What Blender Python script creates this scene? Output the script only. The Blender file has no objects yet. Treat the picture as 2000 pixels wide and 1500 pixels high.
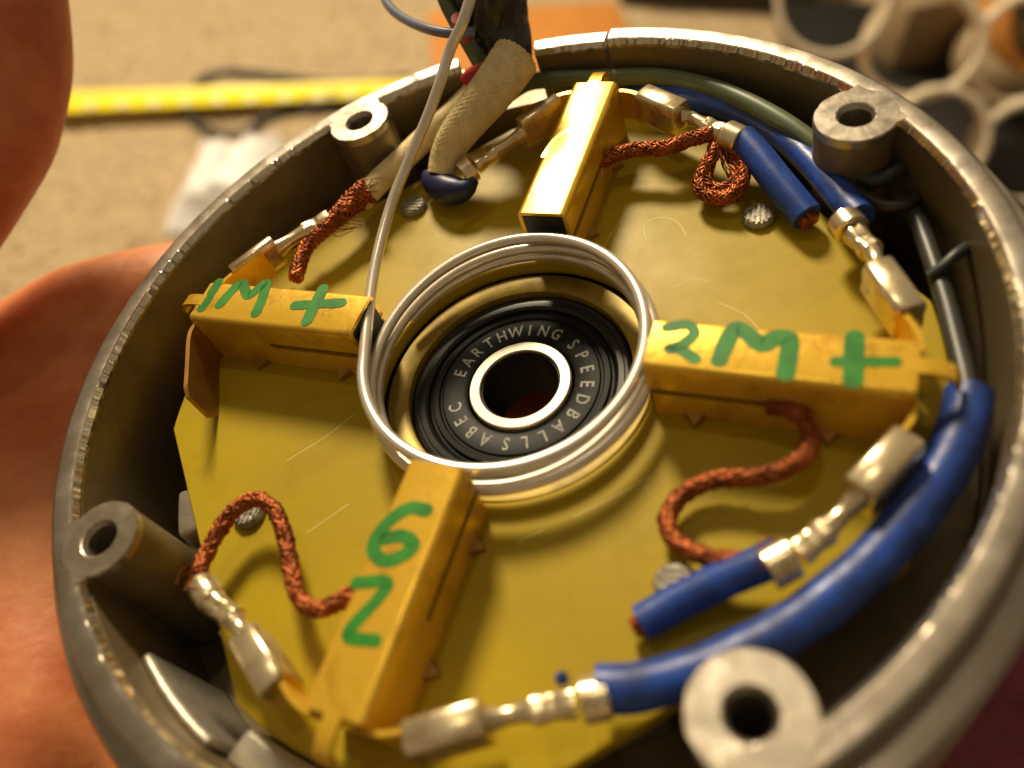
import bpy, bmesh, math, random
from mathutils import Vector, Matrix, noise

random.seed(7)
SC = bpy.context.scene
COL = SC.collection

# ------------------------------------------------------------------ camera
PITCH = math.radians(48.0)
CAM_H = 0.30
CAMM = Matrix(((1, 0, 0, 0),
               (0, math.sin(PITCH), -math.cos(PITCH), 0),
               (0, math.cos(PITCH), math.sin(PITCH), CAM_H),
               (0, 0, 0, 1)))
cam_d = bpy.data.cameras.new("camera")
cam = bpy.data.objects.new("camera", cam_d)
COL.objects.link(cam)
cam.matrix_world = CAMM
cam_d.sensor_width = 36.0
cam_d.lens = 28.99
cam_d.clip_start = 0.005
cam_d.clip_end = 50.0
cam_d.dof.use_dof = True
cam_d.dof.focus_distance = 0.083
cam_d.dof.aperture_fstop = 15.5
SC.camera = cam

# how the motor cap is held: its own frame (mm, z out of the cup) in the room
ROT = Matrix(((0.952028, 0.149345, -0.267093),
              (0.031282, 0.820753, 0.570426),
              (0.304408, -0.551417, 0.776708)))
TRA = Vector((3.451177, -5.809668, -87.023577)) * 0.001
MOTOR = CAMM @ (Matrix.Translation(TRA) @ ROT.to_4x4())
MM = 0.001

# ------------------------------------------------------------------ world
world = bpy.data.worlds.new("World")
SC.world = world
world.use_nodes = True
bg = world.node_tree.nodes["Background"]
bg.inputs[0].default_value = (1.0, 0.76, 0.46, 1)
bg.inputs[1].default_value = 0.215

# ------------------------------------------------------------------ lamps of the room
def area_lamp(name, loc, target, size, power, colour):
    ld = bpy.data.lights.new(name, 'AREA')
    ld.shape = 'DISK'
    ld.size = size
    ld.energy = power
    ld.color = colour
    o = bpy.data.objects.new(name, ld)
    COL.objects.link(o)
    o.location = loc
    o.rotation_euler = (target - loc).to_track_quat('-Z', 'Y').to_euler()
    return o
M0 = MOTOR @ Vector((0, 0, 0.012))
LDIR = (MOTOR.to_3x3() @ Vector((-0.230, 0.738, 0.634))).normalized()
area_lamp("ceiling_lamp", M0 + LDIR * 1.15, M0, 0.24, 19.0, (1.0, 0.83, 0.56))
LDIR2 = (MOTOR.to_3x3() @ Vector((-0.05, 0.22, 0.97))).normalized()
area_lamp("room_lamp", M0 + LDIR2 * 1.5, M0, 0.08, 1.3, (1.0, 0.83, 0.56))

SC.view_settings.view_transform = 'Standard'
SC.view_settings.look = 'None'
SC.view_settings.exposure = 0.0
SC.view_settings.gamma = 1.0
SC.view_settings.use_curve_mapping = False
SC.render.filter_size = 2.4
SC.cycles.use_denoising = True
SC.cycles.sample_clamp_indirect = 6.0

# ------------------------------------------------------------------ materials
def mat(name, colour, rough=0.5, metal=0.0, spec=0.5, var=0.0, vscale=300.0, bump=0.0, bscale=900.0,
        bdist=0.0002, sss=0.0, sss_r=(0.003, 0.0015, 0.0006), coat=0.0, colour2=None, rvar=0.0, aniso=None, trans=0.0):
    m = bpy.data.materials.new(name)
    m.use_nodes = True
    nt = m.node_tree
    b = nt.nodes["Principled BSDF"]
    b.inputs["Base Color"].default_value = (*colour, 1)
    b.inputs["Roughness"].default_value = rough
    b.inputs["Metallic"].default_value = metal
    b.inputs["Specular IOR Level"].default_value = spec
    b.inputs["Coat Weight"].default_value = coat
    b.inputs["Coat Roughness"].default_value = 0.15
    if trans:
        b.inputs["Transmission Weight"].default_value = trans
    if sss:
        b.inputs["Subsurface Weight"].default_value = sss
        b.inputs["Subsurface Radius"].default_value = (1.0, sss_r[1] / sss_r[0], sss_r[2] / sss_r[0])
        b.inputs["Subsurface Scale"].default_value = sss_r[0]
    tc = nt.nodes.new("ShaderNodeTexCoord")
    src = tc.outputs["Object"]
    if aniso:
        mp = nt.nodes.new("ShaderNodeMapping")
        mp.inputs["Scale"].default_value = aniso
        nt.links.new(src, mp.inputs[0])
        src = mp.outputs[0]
    if var or colour2:
        n = nt.nodes.new("ShaderNodeTexNoise")
        n.inputs["Scale"].default_value = vscale
        n.inputs["Detail"].default_value = 6
        n.inputs["Roughness"].default_value = 0.65
        nt.links.new(src, n.inputs["Vector"])
        r = nt.nodes.new("ShaderNodeValToRGB")
        r.color_ramp.elements[0].position = 0.36
        r.color_ramp.elements[1].position = 0.66
        c2 = colour2 or tuple(c * (1 - var) for c in colour)
        r.color_ramp.elements[0].color = (*c2, 1)
        r.color_ramp.elements[1].color = (*colour, 1)
        nt.links.new(n.outputs["Fac"], r.inputs[0])
        nt.links.new(r.outputs[0], b.inputs["Base Color"])
        if rvar:
            mr = nt.nodes.new("ShaderNodeMapRange")
            mr.inputs["From Min"].default_value = 0.3
            mr.inputs["From Max"].default_value = 0.7
            mr.inputs["To Min"].default_value = rough + rvar
            mr.inputs["To Max"].default_value = max(0.05, rough - rvar)
            nt.links.new(n.outputs["Fac"], mr.inputs[0])
            nt.links.new(mr.outputs[0], b.inputs["Roughness"])
    if bump:
        n2 = nt.nodes.new("ShaderNodeTexNoise")
        n2.inputs["Scale"].default_value = bscale
        n2.inputs["Detail"].default_value = 4
        nt.links.new(src, n2.inputs["Vector"])
        bp = nt.nodes.new("ShaderNodeBump")
        bp.inputs["Strength"].default_value = bump
        bp.inputs["Distance"].default_value = bdist
        nt.links.new(n2.outputs["Fac"], bp.inputs["Height"])
        nt.links.new(bp.outputs[0], b.inputs["Normal"])
    return m

MT = {
    'rim': mat('machined_aluminium', (0.40, 0.355, 0.30), 0.31, 0.9, var=0.15, vscale=250, bump=0.05, bscale=1400, bdist=0.0002, rvar=0.08),
    'cast': mat('cast_aluminium', (0.23, 0.172, 0.092), 0.42, 0.4, var=0.3, vscale=160, bump=0.12, bscale=900, bdist=0.0003, rvar=0.1),
    'seat': mat('golden_seat', (0.38, 0.26, 0.028), 0.42, 0.3, var=0.5, vscale=300),  # mottled golden brown
    'chamfer': mat('cut_aluminium_edge', (0.92, 0.84, 0.68), 0.16, 0.95, var=0.2, vscale=600),
    'lug': mat('dull_cast_lug', (0.42, 0.38, 0.31), 0.42, 0.55, var=0.25, vscale=300, bump=0.3, bscale=1200, bdist=0.0002),
    'boss': mat('turned_aluminium', (0.50, 0.445, 0.37), 0.33, 0.9, var=0.04, vscale=500, bump=0.04, bscale=2200, bdist=0.0001, rvar=0.1),
    'board': mat('yellow_phenolic', (0.45, 0.325, 0.010), 0.44, 0.0, 0.22, var=0.14, vscale=70, bump=0.12, bscale=700, bdist=0.0001, sss=0.25, sss_r=(0.0012, 0.0009, 0.0002), rvar=0.08),
    'brass': mat('brass_sheet', (0.90, 0.55, 0.050), 0.25, 0.45, var=0.16, vscale=260, bump=0.15, bscale=1500, bdist=0.0001, rvar=0.07),
    'brassd': mat('tarnished_brass', (0.50, 0.27, 0.06), 0.42, 0.75, var=0.35, vscale=300, bump=0.2, bscale=1500, bdist=0.0001),
    'tin': mat('tinned_brass', (0.92, 0.77, 0.50), 0.25, 0.85, var=0.18, vscale=400, bump=0.1, bscale=1500, bdist=0.0001, rvar=0.06),
    'carbon': mat('carbon_brush', (0.018, 0.016, 0.014), 0.5, 0.1, var=0.4, vscale=900),
    'blue': mat('blue_insulation', (0.018, 0.075, 0.42), 0.42, 0.0, 0.5, var=0.62, vscale=420, rvar=0.12, bump=0.25, bscale=900, bdist=0.0002),
    'blued': mat('navy_insulation', (0.010, 0.018, 0.10), 0.40, var=0.4, vscale=300),
    'green': mat('green_insulation', (0.13, 0.16, 0.085), 0.42, var=0.25, vscale=300),
    'grey_ins': mat('grey_insulation', (0.16, 0.17, 0.24), 0.35, var=0.2, vscale=300),
    'black': mat('black_insulation', (0.020, 0.018, 0.016), 0.38, var=0.3, vscale=300),
    'slate': mat('slate_insulation', (0.042, 0.041, 0.036), 0.42, var=0.3, vscale=300),
    'red': mat('red_insulation', (0.42, 0.02, 0.015), 0.4),
    'tape': mat('black_tape', (0.040, 0.034, 0.034), 0.27, 0.0, 0.6, var=0.3, vscale=200, bump=0.3, bscale=260, bdist=0.0006),
    'copper': mat('copper_strand', (0.47, 0.125, 0.034), 0.42, 0.75, var=0.65, vscale=700),
    'cream': mat('cream_glass_sleeve', (0.84, 0.68, 0.36), 0.7, 0.0, 0.3, var=0.25, vscale=700),
    'solder': mat('solder_wire', (0.90, 0.82, 0.70), 0.27, 0.62, var=0.12, vscale=500, bump=0.08, bscale=1200, bdist=0.0001),
    'ink': mat('green_marker', (0.008, 0.15, 0.010), 0.5, 0.0, 0.3, colour2=(0.030, 0.26, 0.022), vscale=420),
    'ink_faint': mat('glare_washed_marker', (0.42, 0.52, 0.10), 0.25, 0.45, var=0.3, vscale=500),  # pale, brass-like: the glare washing over the marks is put into the ink
    'steel': mat('bearing_steel', (0.60, 0.53, 0.43), 0.38, 0.7, var=0.15, vscale=600),
    'steeld': mat('shadowed_bearing_steel', (0.022, 0.020, 0.018), 0.30, 0.4, var=0.4, vscale=500),  # near black: the shadow on the outer ring is put into its colour
    'rubber': mat('black_rubber_seal', (0.008, 0.0076, 0.007), 0.45, 0.0, 0.12, var=0.3, vscale=600),
    'letter': mat('worn_white_print', (0.42, 0.40, 0.34), 0.6, colour2=(0.16, 0.15, 0.13), vscale=1300),
    'rivet': mat('rivet_metal', (0.36, 0.33, 0.26), 0.55, 0.6, var=0.4, vscale=900, bump=0.6, bscale=2500, bdist=0.0002),
    'scratch': mat('scratched_phenolic', (0.62, 0.50, 0.16), 0.6),
    'skin': mat('skin', (0.72, 0.285, 0.105), 0.50, 0.0, 0.35, colour2=(0.50, 0.135, 0.050), vscale=75, bump=0.3, bscale=210, bdist=0.0009, sss=0.55, sss_r=(0.006, 0.0022, 0.0011)),
    'nail': mat('nail', (0.70, 0.40, 0.27), 0.3, 0.0, 0.5),
    'carpet': mat('beige_carpet', (0.61, 0.465, 0.285), 0.95, 0.0, 0.1, colour2=(0.34, 0.255, 0.15), vscale=210, bump=0.5, bscale=500, bdist=0.002),
    'yellow': mat('yellow_blade', (0.90, 0.74, 0.015), 0.35),
    'ivory': mat('blade_print', (0.86, 0.80, 0.45), 0.4),
    'cord': mat('dark_cord', (0.045, 0.04, 0.038), 0.5),
    'bag': mat('white_plastic_film', (0.96, 0.91, 0.88), 0.45, 0.0, 0.5, var=0.06, vscale=30, sss=0.3, sss_r=(0.004, 0.003, 0.0025)),
    'orange': mat('orange_card', (0.60, 0.23, 0.035), 0.7, var=0.15, vscale=60),
    'pvc': mat('cream_pvc', (0.88, 0.75, 0.56), 0.5, var=0.10, vscale=90, bump=0.1, bscale=200, bdist=0.0004),
    'dark': mat('dark_plastic', (0.016, 0.013, 0.010), 0.5, var=0.4, vscale=40),
    'greybox': mat('grey_card', (0.075, 0.062, 0.045), 0.7, var=0.3, vscale=40),
    'tan': mat('tan_card', (0.33, 0.23, 0.12), 0.75, var=0.25, vscale=60),
    'maroon': mat('maroon_cloth', (0.055, 0.010, 0.012), 0.9, 0.0, 0.1, var=0.5, vscale=90, bump=0.6, bscale=300, bdist=0.002),
    'clear': mat('frosted_strip', (0.55, 0.50, 0.42), 0.35),
}

def stain(m, scale, lo, hi, dark):
    """dirt: multiply the base colour by a blotchy noise"""
    nt = m.node_tree
    bs = nt.nodes["Principled BSDF"]
    old = bs.inputs["Base Color"].links[0].from_socket
    tc = nt.nodes.new("ShaderNodeTexCoord")
    n = nt.nodes.new("ShaderNodeTexNoise")
    n.inputs["Scale"].default_value = scale
    n.inputs["Detail"].default_value = 9
    n.inputs["Roughness"].default_value = 0.7
    n.inputs["Distortion"].default_value = 0.6
    nt.links.new(tc.outputs["Object"], n.inputs["Vector"])
    rp = nt.nodes.new("ShaderNodeValToRGB")
    rp.color_ramp.elements[0].position = lo
    rp.color_ramp.elements[1].position = hi
    rp.color_ramp.elements[0].color = (*dark, 1)
    rp.color_ramp.elements[1].color = (1, 1, 1, 1)
    nt.links.new(n.outputs["Fac"], rp.inputs[0])
    mx = nt.nodes.new("ShaderNodeMix")
    mx.data_type = 'RGBA'
    mx.blend_type = 'MULTIPLY'
    mx.inputs["Factor"].default_value = 1.0
    nt.links.new(old, mx.inputs["A"])
    nt.links.new(rp.outputs[0], mx.inputs["B"])
    nt.links.new(mx.outputs["Result"], bs.inputs["Base Color"])
stain(MT['board'], 90, 0.30, 0.46, (0.88, 0.86, 0.80))
stain(MT['brass'], 260, 0.32, 0.46, (0.62, 0.52, 0.42))
stain(MT['rim'], 160, 0.36, 0.60, (0.82, 0.78, 0.70))
stain(MT['boss'], 130, 0.36, 0.60, (0.82, 0.77, 0.68))
stain(MT['tin'], 500, 0.34, 0.50, (0.60, 0.52, 0.42))

# ------------------------------------------------------------------ object helpers
def tag(o, label, cat, group=None, kind=None):
    if label: o['label'] = label
    if cat: o['category'] = cat
    if group: o['group'] = group
    if kind: o['kind'] = kind
    return o

def thing(name, label, cat, group=None, origin=(0, 0, 0), motor=True):
    """an Empty at the thing's base; its parts are meshes given in the same frame"""
    o = bpy.data.objects.new(name, None)
    COL.objects.link(o)
    o.empty_display_size = 0.01
    if motor:
        o.matrix_world = MOTOR @ Matrix.Translation(Vector(origin) * MM)
        o['org'] = [c for c in origin]
    else:
        o.matrix_world = Matrix.Translation(Vector(origin))
        o['org'] = [c for c in origin]
    return tag(o, label, cat, group)

def put(name, verts, faces, material, parent=None, smooth=True, motor=True, org=None, sharp=None, label=None):
    """one mesh object; verts in mm of the motor frame (motor) or metres of the room"""
    me = bpy.data.meshes.new(name)
    s = MM if motor else 1.0
    if org is None:
        root = parent
        while root is not None and root.parent is not None:
            root = root.parent
        org = tuple(root['org']) if root is not None else (0, 0, 0)
    O = Vector(org)
    me.from_pydata([((Vector(v) - O) * s)[:] for v in verts], [], faces)
    bm = bmesh.new(); bm.from_mesh(me)
    bmesh.ops.recalc_face_normals(bm, faces=bm.faces)
    bm.to_mesh(me); bm.free()
    me.materials.append(MT[material])
    if smooth:
        for p in me.polygons: p.use_smooth = True
        me.set_sharp_from_angle(angle=math.radians(sharp if sharp else 38))
    o = bpy.data.objects.new(name, me)
    COL.objects.link(o)
    if parent is not None:
        o.parent = parent
    elif motor:
        o.matrix_world = MOTOR @ Matrix.Translation(O * MM)
    else:
        o.location = O
    if label: o['label'] = label
    return o

def spline(pts, step=0.4, closed=False):
    """Catmull-Rom through pts, resampled at about step"""
    P = [Vector(p) for p in pts]
    n = len(P)
    out = []
    segs = n if closed else n - 1
    for i in range(segs):
        p1, p2 = P[i % n], P[(i + 1) % n]
        p0 = P[(i - 1) % n] if (closed or i > 0) else p1 * 2 - p2
        p3 = P[(i + 2) % n] if (closed or i + 2 < n) else p2 * 2 - p1
        k = max(2, int((p2 - p1).length / step))
        for j in range(k):
            t = j / k
            out.append(0.5 * ((2 * p1) + (p2 - p0) * t + (2 * p0 - 5 * p1 + 4 * p2 - p3) * t * t + (3 * p1 - p0 - 3 * p2 + p3) * t ** 3))
    if not closed: out.append(P[-1])
    return out

def frames(path, up=None):
    T = []
    n = len(path)
    for i in range(n):
        a = path[max(0, i - 1)]; b = path[min(n - 1, i + 1)]
        t = (b - a)
        T.append(t.normalized() if t.length > 1e-9 else Vector((0, 0, 1)))
    u = up or Vector((0, 0, 1))
    if abs(T[0].dot(u)) > 0.95: u = Vector((1, 0, 0))
    N = (u - T[0] * u.dot(T[0])).normalized()
    F = []
    for i in range(n):
        N = (N - T[i] * N.dot(T[i]))
        N = N.normalized()
        F.append((T[i], N, T[i].cross(N)))
    return F

def tube_data(path, r, n=12, cap=True, rfun=None, V=None, Fc=None):
    """swept circle; r a number or function of t in 0..1; rfun(i, j) scales a vertex"""
    V = [] if V is None else V
    Fc = [] if Fc is None else Fc
    fr = frames(path)
    b0 = len(V)
    m = len(path)
    for i, p in enumerate(path):
        rr = r(i / max(1, m - 1)) if callable(r) else r
        t, N, B = fr[i]
        for j in range(n):
            a = 2 * math.pi * j / n
            k = rfun(i, j, n) if rfun else 1.0
            V.append(p + (N * math.cos(a) + B * math.sin(a)) * rr * k)
    for i in range(m - 1):
        for j in range(n):
            a, b = b0 + i * n + j, b0 + i * n + (j + 1) % n
            Fc.append((a, b, b + n, a + n))
    if cap:
        Fc.append(tuple(b0 + j for j in range(n)))
        Fc.append(tuple(b0 + (m - 1) * n + j for j in range(n)))
    return V, Fc

def tube(name, pts, r, material, parent=None, n=14, step=0.4, motor=True, rfun=None, org=None, label=None, raw=False):
    path = [Vector(p) for p in pts] if raw else spline(pts, step)
    V, F = tube_data(path, r, n, rfun=rfun)
    return put(name, V, F, material, parent, motor=motor, org=org, label=label, sharp=60)

def lathe_data(profile, n=96, a0=0.0, a1=360.0, jit=None, V=None, F=None, centre=(0, 0)):
    """closed profile [(r, z)] swept about z between a0 and a1 degrees"""
    V = [] if V is None else V
    F = [] if F is None else F
    full = abs(a1 - a0 - 360) < 1e-6
    k = len(profile)
    cols = n if full else n + 1
    b0 = len(V)
    for i in range(cols):
        a = math.radians(a0 + (a1 - a0) * i / n)
        for q, (r, z) in enumerate(profile):
            dr, dz = jit(i, q, a) if jit else (0, 0)
            V.append((centre[0] + (r + dr) * math.cos(a), centre[1] + (r + dr) * math.sin(a), z + dz))
    for i in range(n):
        i2 = (i + 1) % cols if full else i + 1
        for q in range(k):
            q2 = (q + 1) % k
            F.append((b0 + i * k + q, b0 + i * k + q2, b0 + i2 * k + q2, b0 + i2 * k + q))
    if not full:
        F.append(tuple(b0 + q for q in range(k)))
        F.append(tuple(b0 + n * k + q for q in range(k)))
    return V, F

def obox(c, ax, ay, az, V=None, F=None):
    """oriented box: centre and three half-axis vectors"""
    V = [] if V is None else V
    F = [] if F is None else F
    c, ax, ay, az = Vector(c), Vector(ax), Vector(ay), Vector(az)
    b = len(V)
    for sx in (-1, 1):
        for sy in (-1, 1):
            for sz in (-1, 1):
                V.append(c + ax * sx + ay * sy + az * sz)
    for f in ((0, 1, 3, 2), (4, 6, 7, 5), (0, 4, 5, 1), (2, 3, 7, 6), (0, 2, 6, 4), (1, 5, 7, 3)):
        F.append(tuple(b + i for i in f))
    return V, F

def bevel(o, w, seg=2):
    """bevel the edges of a finished box-like mesh (w in its own units)"""
    bm = bmesh.new(); bm.from_mesh(o.data)
    bmesh.ops.remove_doubles(bm, verts=bm.verts, dist=1e-7)
    es = [e for e in bm.edges if len(e.link_faces) == 2 and e.calc_face_angle(0) > 0.5]
    bmesh.ops.bevel(bm, geom=es, offset=w, segments=seg, profile=0.5, affect='EDGES', clamp_overlap=True)
    bm.to_mesh(o.data); bm.free()
    for p in o.data.polygons: p.use_smooth = True
    o.data.set_sharp_from_angle(angle=math.radians(50))
    return o

def sweep_profile(path, prof, V=None, F=None, cap=True, zup=True):
    """sweep a closed (side, up) outline along a path that lies roughly in the xy plane"""
    V = [] if V is None else V
    F = [] if F is None else F
    b = len(V); m = len(path)
    for i, p in enumerate(path):
        t = (path[min(m - 1, i + 1)] - path[max(0, i - 1)]).normalized()
        s = t.cross(Vector((0, 0, 1))).normalized()
        u = s.cross(t).normalized()
        pr = prof(i / max(1, m - 1)) if callable(prof) else prof
        k = len(pr)
        for x, y in pr:
            V.append(p + s * x + u * y)
    for i in range(m - 1):
        for q in range(k):
            q2 = (q + 1) % k
            F.append((b + i * k + q, b + i * k + q2, b + (i + 1) * k + q2, b + (i + 1) * k + q))
    if cap:
        F.append(tuple(b + q for q in range(k)))
        F.append(tuple(b + (m - 1) * k + q for q in range(k)))
    return V, F

# ================================================================== the motor end cap
AH = -10.05          # direction of the first brush holder, degrees
AB = 34.6            # direction of the first screw boss
ZR = 20.0            # rim
ZB = 12.3            # top face of the board
HT = 19.03           # top of the brush holders

housing = thing('motor_housing', 'round cast aluminium motor end cap held in the hand', 'motor housing')

def rimjit(i, q, a):
    # nicked, machined inner edge of the rim: only the chamfer points move
    if q in (1, 2):
        v = noise.noise(Vector((math.cos(a) * 60, math.sin(a) * 60, q * 3.1)))
        w = noise.noise(Vector((math.cos(a) * 14, math.sin(a) * 14, 5.0)))
        h = (math.sin(i * 12.9898 + q * 3.3) * 43758.5453) % 1.0
        g = 1.0 if (i % 5 == 0 and w > -0.15) else 0.25
        return (0.10 * v + 0.16 * (h - 0.5) * g, 0.08 * (h - 0.5) * g)
    if q in (3, 4):
        w = noise.noise(Vector((math.cos(a) * 22, math.sin(a) * 22, 1.7)))
        return (0, 0.03 * w)
    return (0, 0)

def rim_profile(top):
    return [(39.82, top - 1.0), (39.82, top - 0.55), (40.12, top - 0.10), (40.45, top), (41.8, top), (42.15, top - 0.25), (42.25, 17.3),
            (42.45, 17.0), (44.1, 17.0), (44.5, 16.6), (44.5, 13.0), (41.2, 13.0), (41.2, top - 1.0)]
WALL_UP = [(39.8, 13.0), (39.8, ZR - 1.0), (41.15, ZR - 1.0), (41.15, 13.0)]
V, F = lathe_data(rim_profile(ZR), 900, 105.4 - 360.0, 80.1, rimjit)
put('rim', V, F, 'rim', housing, sharp=30)
V, F = lathe_data(rim_profile(ZR - 0.35), 32, 80.9, 92.5, rimjit)
put('rim_segment', V, F, 'rim', housing, sharp=30)
def nick(i, q, a):
    # chatter marks of the cutter along the inner edge
    w = noise.noise(Vector((math.cos(a) * 9, math.sin(a) * 9, 3.0)))
    h = (math.sin((i // 2) * 12.9898 + 1.7) * 43758.5453) % 1.0
    d = 0.0
    if q in (0, 1):
        d = (h - 0.5) * (0.11 + 0.20 * max(0.0, w))
        if h > 0.93: d += 0.13
    return (d * (0.7 if q == 0 else 1.0), -abs(d) * 0.5 if q == 1 else d * 0.3)
CHAM = [(39.75, ZR - 0.58), (40.02, ZR + 0.0), (40.25, ZR - 0.04), (40.1, ZR - 0.6)]
V, F = lathe_data(CHAM, 1500, 105.5 - 360.0, 80.0, nick)
put('rim_chamfer', V, F, 'chamfer', housing, sharp=12)
V, F = lathe_data([(q, z - 0.35) for q, z in CHAM], 40, 81.0, 92.4, nick)
put('rim_chamfer', V, F, 'chamfer', housing, sharp=12)
V, F = lathe_data(WALL_UP, 180, 105.45 - 360.0, 80.05)
put('inner_wall', V, F, 'cast', housing, sharp=30)
V, F = lathe_data([(q, min(z, ZR - 1.4)) for q, z in WALL_UP], 12, 80.95, 92.45)
put('inner_wall', V, F, 'cast', housing, sharp=30)
V, F = lathe_data([(39.8, 2.5), (39.8, 13.0), (44.5, 13.0), (44.5, 3.0), (43.0, 1.0), (41.0, 1.0), (39.8, 1.6)], 160)
put('wall', V, F, 'cast', housing, sharp=30)
V, F = lathe_data([(13.4, 1.0), (13.4, 3.2), (39.9, 3.2), (39.9, 1.0)], 120)
put('base_plate', V, F, 'cast', housing)
V, F = lathe_data([(11.05, 1.0), (11.05, 10.9), (11.5, 11.15), (13.0, 11.15), (13.4, 10.7), (13.4, 1.0)], 96)
put('bearing_seat', V, F, 'seat', housing)
V, F = lathe_data([(6.5, 1.0), (6.5, 3.0), (11.1, 3.0), (11.1, 1.0)], 64)
put('seat_lip', V, F, 'cast', housing)
def wedge(r0, r1, a0, a1, z0, z1, n=6):
    pts = [(r0, a0 + (a1 - a0) * i / n) for i in range(n + 1)] + [(r1, a1 - (a1 - a0) * i / n) for i in range(n + 1)]
    xy = [(r * math.cos(math.radians(a)), r * math.sin(math.radians(a))) for r, a in pts]
    k = len(xy)
    Vv = [(x, y, z0) for x, y in xy] + [(x, y, z1) for x, y in xy]
    Ff = [tuple(range(k - 1, -1, -1)), tuple(range(k, 2 * k))] + [(i, (i + 1) % k, (i + 1) % k + k, i + k) for i in range(k)]
    return Vv, Ff
# tapped bosses
def boss(k):
    a = math.radians(AB + 90 * k)
    c = (37.66 * math.cos(a), 37.66 * math.sin(a))
    top = ZR + 0.06 if k in (2, 3) else ZR + 0.03
    ro = (3.65, 3.55, 3.5, 3.9)[k]
    prof = [(1.38, 6.0), (1.38, top - 0.5), (1.62, top - 0.08), (1.75, top), (ro - 0.10, top), (ro, top - 0.12), (ro, top - 0.9), (1.6, top - 0.9), (1.6, 6.0)]
    def j(i, q, aa):
        if q in (3, 4, 5):
            return (0.09 * noise.noise(Vector((math.cos(aa) * 4 + k * 9, math.sin(aa) * 4, q))), 0.02 * noise.noise(Vector((math.cos(aa) * 7, math.sin(aa) * 7 + k, q))))
        return (0, 0)
    Vv, Ff = lathe_data(prof, 64, jit=j, centre=c)
    o = put('screw_boss', Vv, Ff, 'boss', housing, sharp=18)
    Vv, Ff = wedge(39.35, 40.6, AB + 90 * k - 4.6, AB + 90 * k + 4.6, 8.0, top - 0.03)
    put('boss_web', Vv, Ff, 'boss', o, smooth=False)
    Vv, Ff = lathe_data([(1.55, 3.0), (1.55, top - 0.92), (ro - 0.02, top - 0.92), (ro + 0.15, 3.0)], 48, centre=c)
    put('post', Vv, Ff, 'cast', o, sharp=30)
    Vv, Ff = lathe_data([(0.0, 6.05), (1.30, 6.05), (1.30, 6.3), (0.0, 6.4)], 20, centre=c)
    put('hole_bottom', Vv, Ff, 'cast', o)
for k in range(4): boss(k)
# casting lugs that carry the board, either side of each boss, and ledges on the wall
for k in range(4):
    b = AB + 90 * k
    for a0, a1, r1 in ((b - 15, b - 6.5, 36.0), (b + 12.5, b + 23, 35.0)):
        if k != 2: r1 = 32.4
        Vv, Ff = wedge(30.5, r1, a0, a1, 3.1, ZB - 1.75)
        bevel(put('support_lug', Vv, Ff, 'lug', housing), 0.0004)
    if k == 2:
        Vv, Ff = wedge(38.9, 39.9, b + 13, b + 29, 3.1, 15.0)
        bevel(put('wall_ledge', Vv, Ff, 'lug', housing), 0.0005)
Vv, Ff = wedge(36.9, 39.9, 244.5, 263, 3.1, 13.4)
bevel(put('wall_block', Vv, Ff, 'lug', housing), 0.0006)

# ------------------------------------------------------------------ the yellow board
board = thing('brush_board', 'flat yellow insulating plate with a round centre hole inside the motor cap', 'insulating board', origin=(0, 0, ZB))
def board_mesh():
    R, CH, hole = 36.6, 33.0, 13.75
    out = []
    n = 240
    for i in range(n):
        a = 2 * math.pi * i / n
        r = R
        for k in range(4):
            d = a - math.radians(AB + 90 * k)
            c = math.cos(d)
            if c > 0.3: r = min(r, CH / c)
        r += 0.05 * noise.noise(Vector((math.cos(a) * 9, math.sin(a) * 9, 0)))
        out.append((r * math.cos(a), r * math.sin(a)))
    rings = []
    Vv, Ff = [], []
    prof = [(0.0, ZB - 1.6), (0.0, ZB - 0.15), (0.15, ZB)]
    def ring(fn, z):
        b = len(Vv)
        for i in range(n): Vv.append((*fn(i), z))
        return b
    def outer(ins):
        return lambda i: (out[i][0] * (1 - ins / 36), out[i][1] * (1 - ins / 36))
    def inner(ins):
        return lambda i: ((hole + ins) * math.cos(2 * math.pi * i / n), (hole + ins) * math.sin(2 * math.pi * i / n))
    def mid(f):
        def g(i):
            a = inner(0.15)(i); b = outer(0.15)(i)
            return (a[0] * (1 - f) + b[0] * f, a[1] * (1 - f) + b[1] * f)
        return g
    bs = [ring(inner(0), ZB - 1.6), ring(inner(0), ZB - 0.15), ring(inner(0.15), ZB)]
    for f in (0.25, 0.5, 0.75): bs.append(ring(mid(f), ZB))
    bs += [ring(outer(0.15), ZB), ring(outer(0), ZB - 0.15), ring(outer(0), ZB - 1.6)]
    for a, b in zip(bs, bs[1:] + bs[:1]):
        for i in range(n):
            j = (i + 1) % n
            Ff.append((a + i, a + j, b + j, b + i))
    return Vv, Ff
V, F = board_mesh()
put('plate', V, F, 'board', board, sharp=30)
for ang, r in ((37.6, 28.2), (123.5, 28.6), (-146.6, 27.7), (-52.5, 26.2)):
    a = math.radians(ang)
    c = (r * math.cos(a), r * math.sin(a))
    top = ZB + (0.75 if ang != -52.5 else 1.8)
    V, F = lathe_data([(0.0, ZB - 0.4), (1.55, ZB - 0.4), (1.6, top - 0.3), (1.35, top), (0.7, top + 0.06), (0.0, top + 0.02)], 28,
                      jit=lambda i, q, aa: (0.06 * math.sin(i * 2.3) if q in (2, 3) else 0, 0.05 * math.sin(i * 4.1 + q) if q in (3, 4) else 0), centre=c)
    o = put('rivet', V, F, 'rivet', board, sharp=30)
    for s in range(-2, 3):      # the knurl stamped across its head
        d = Vector((math.cos(a + 0.9), math.sin(a + 0.9), 0)); e = Vector((-d.y, d.x, 0))
        half = math.sqrt(max(0.05, 1.25 ** 2 - (s * 0.48) ** 2))
        V, F = obox(Vector((*c, top + 0.06)) + e * s * 0.48, d * half, e * 0.12, Vector((0, 0, 0.08)))
        put('knurl', V, F, 'rivet', o, smooth=False)

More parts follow.
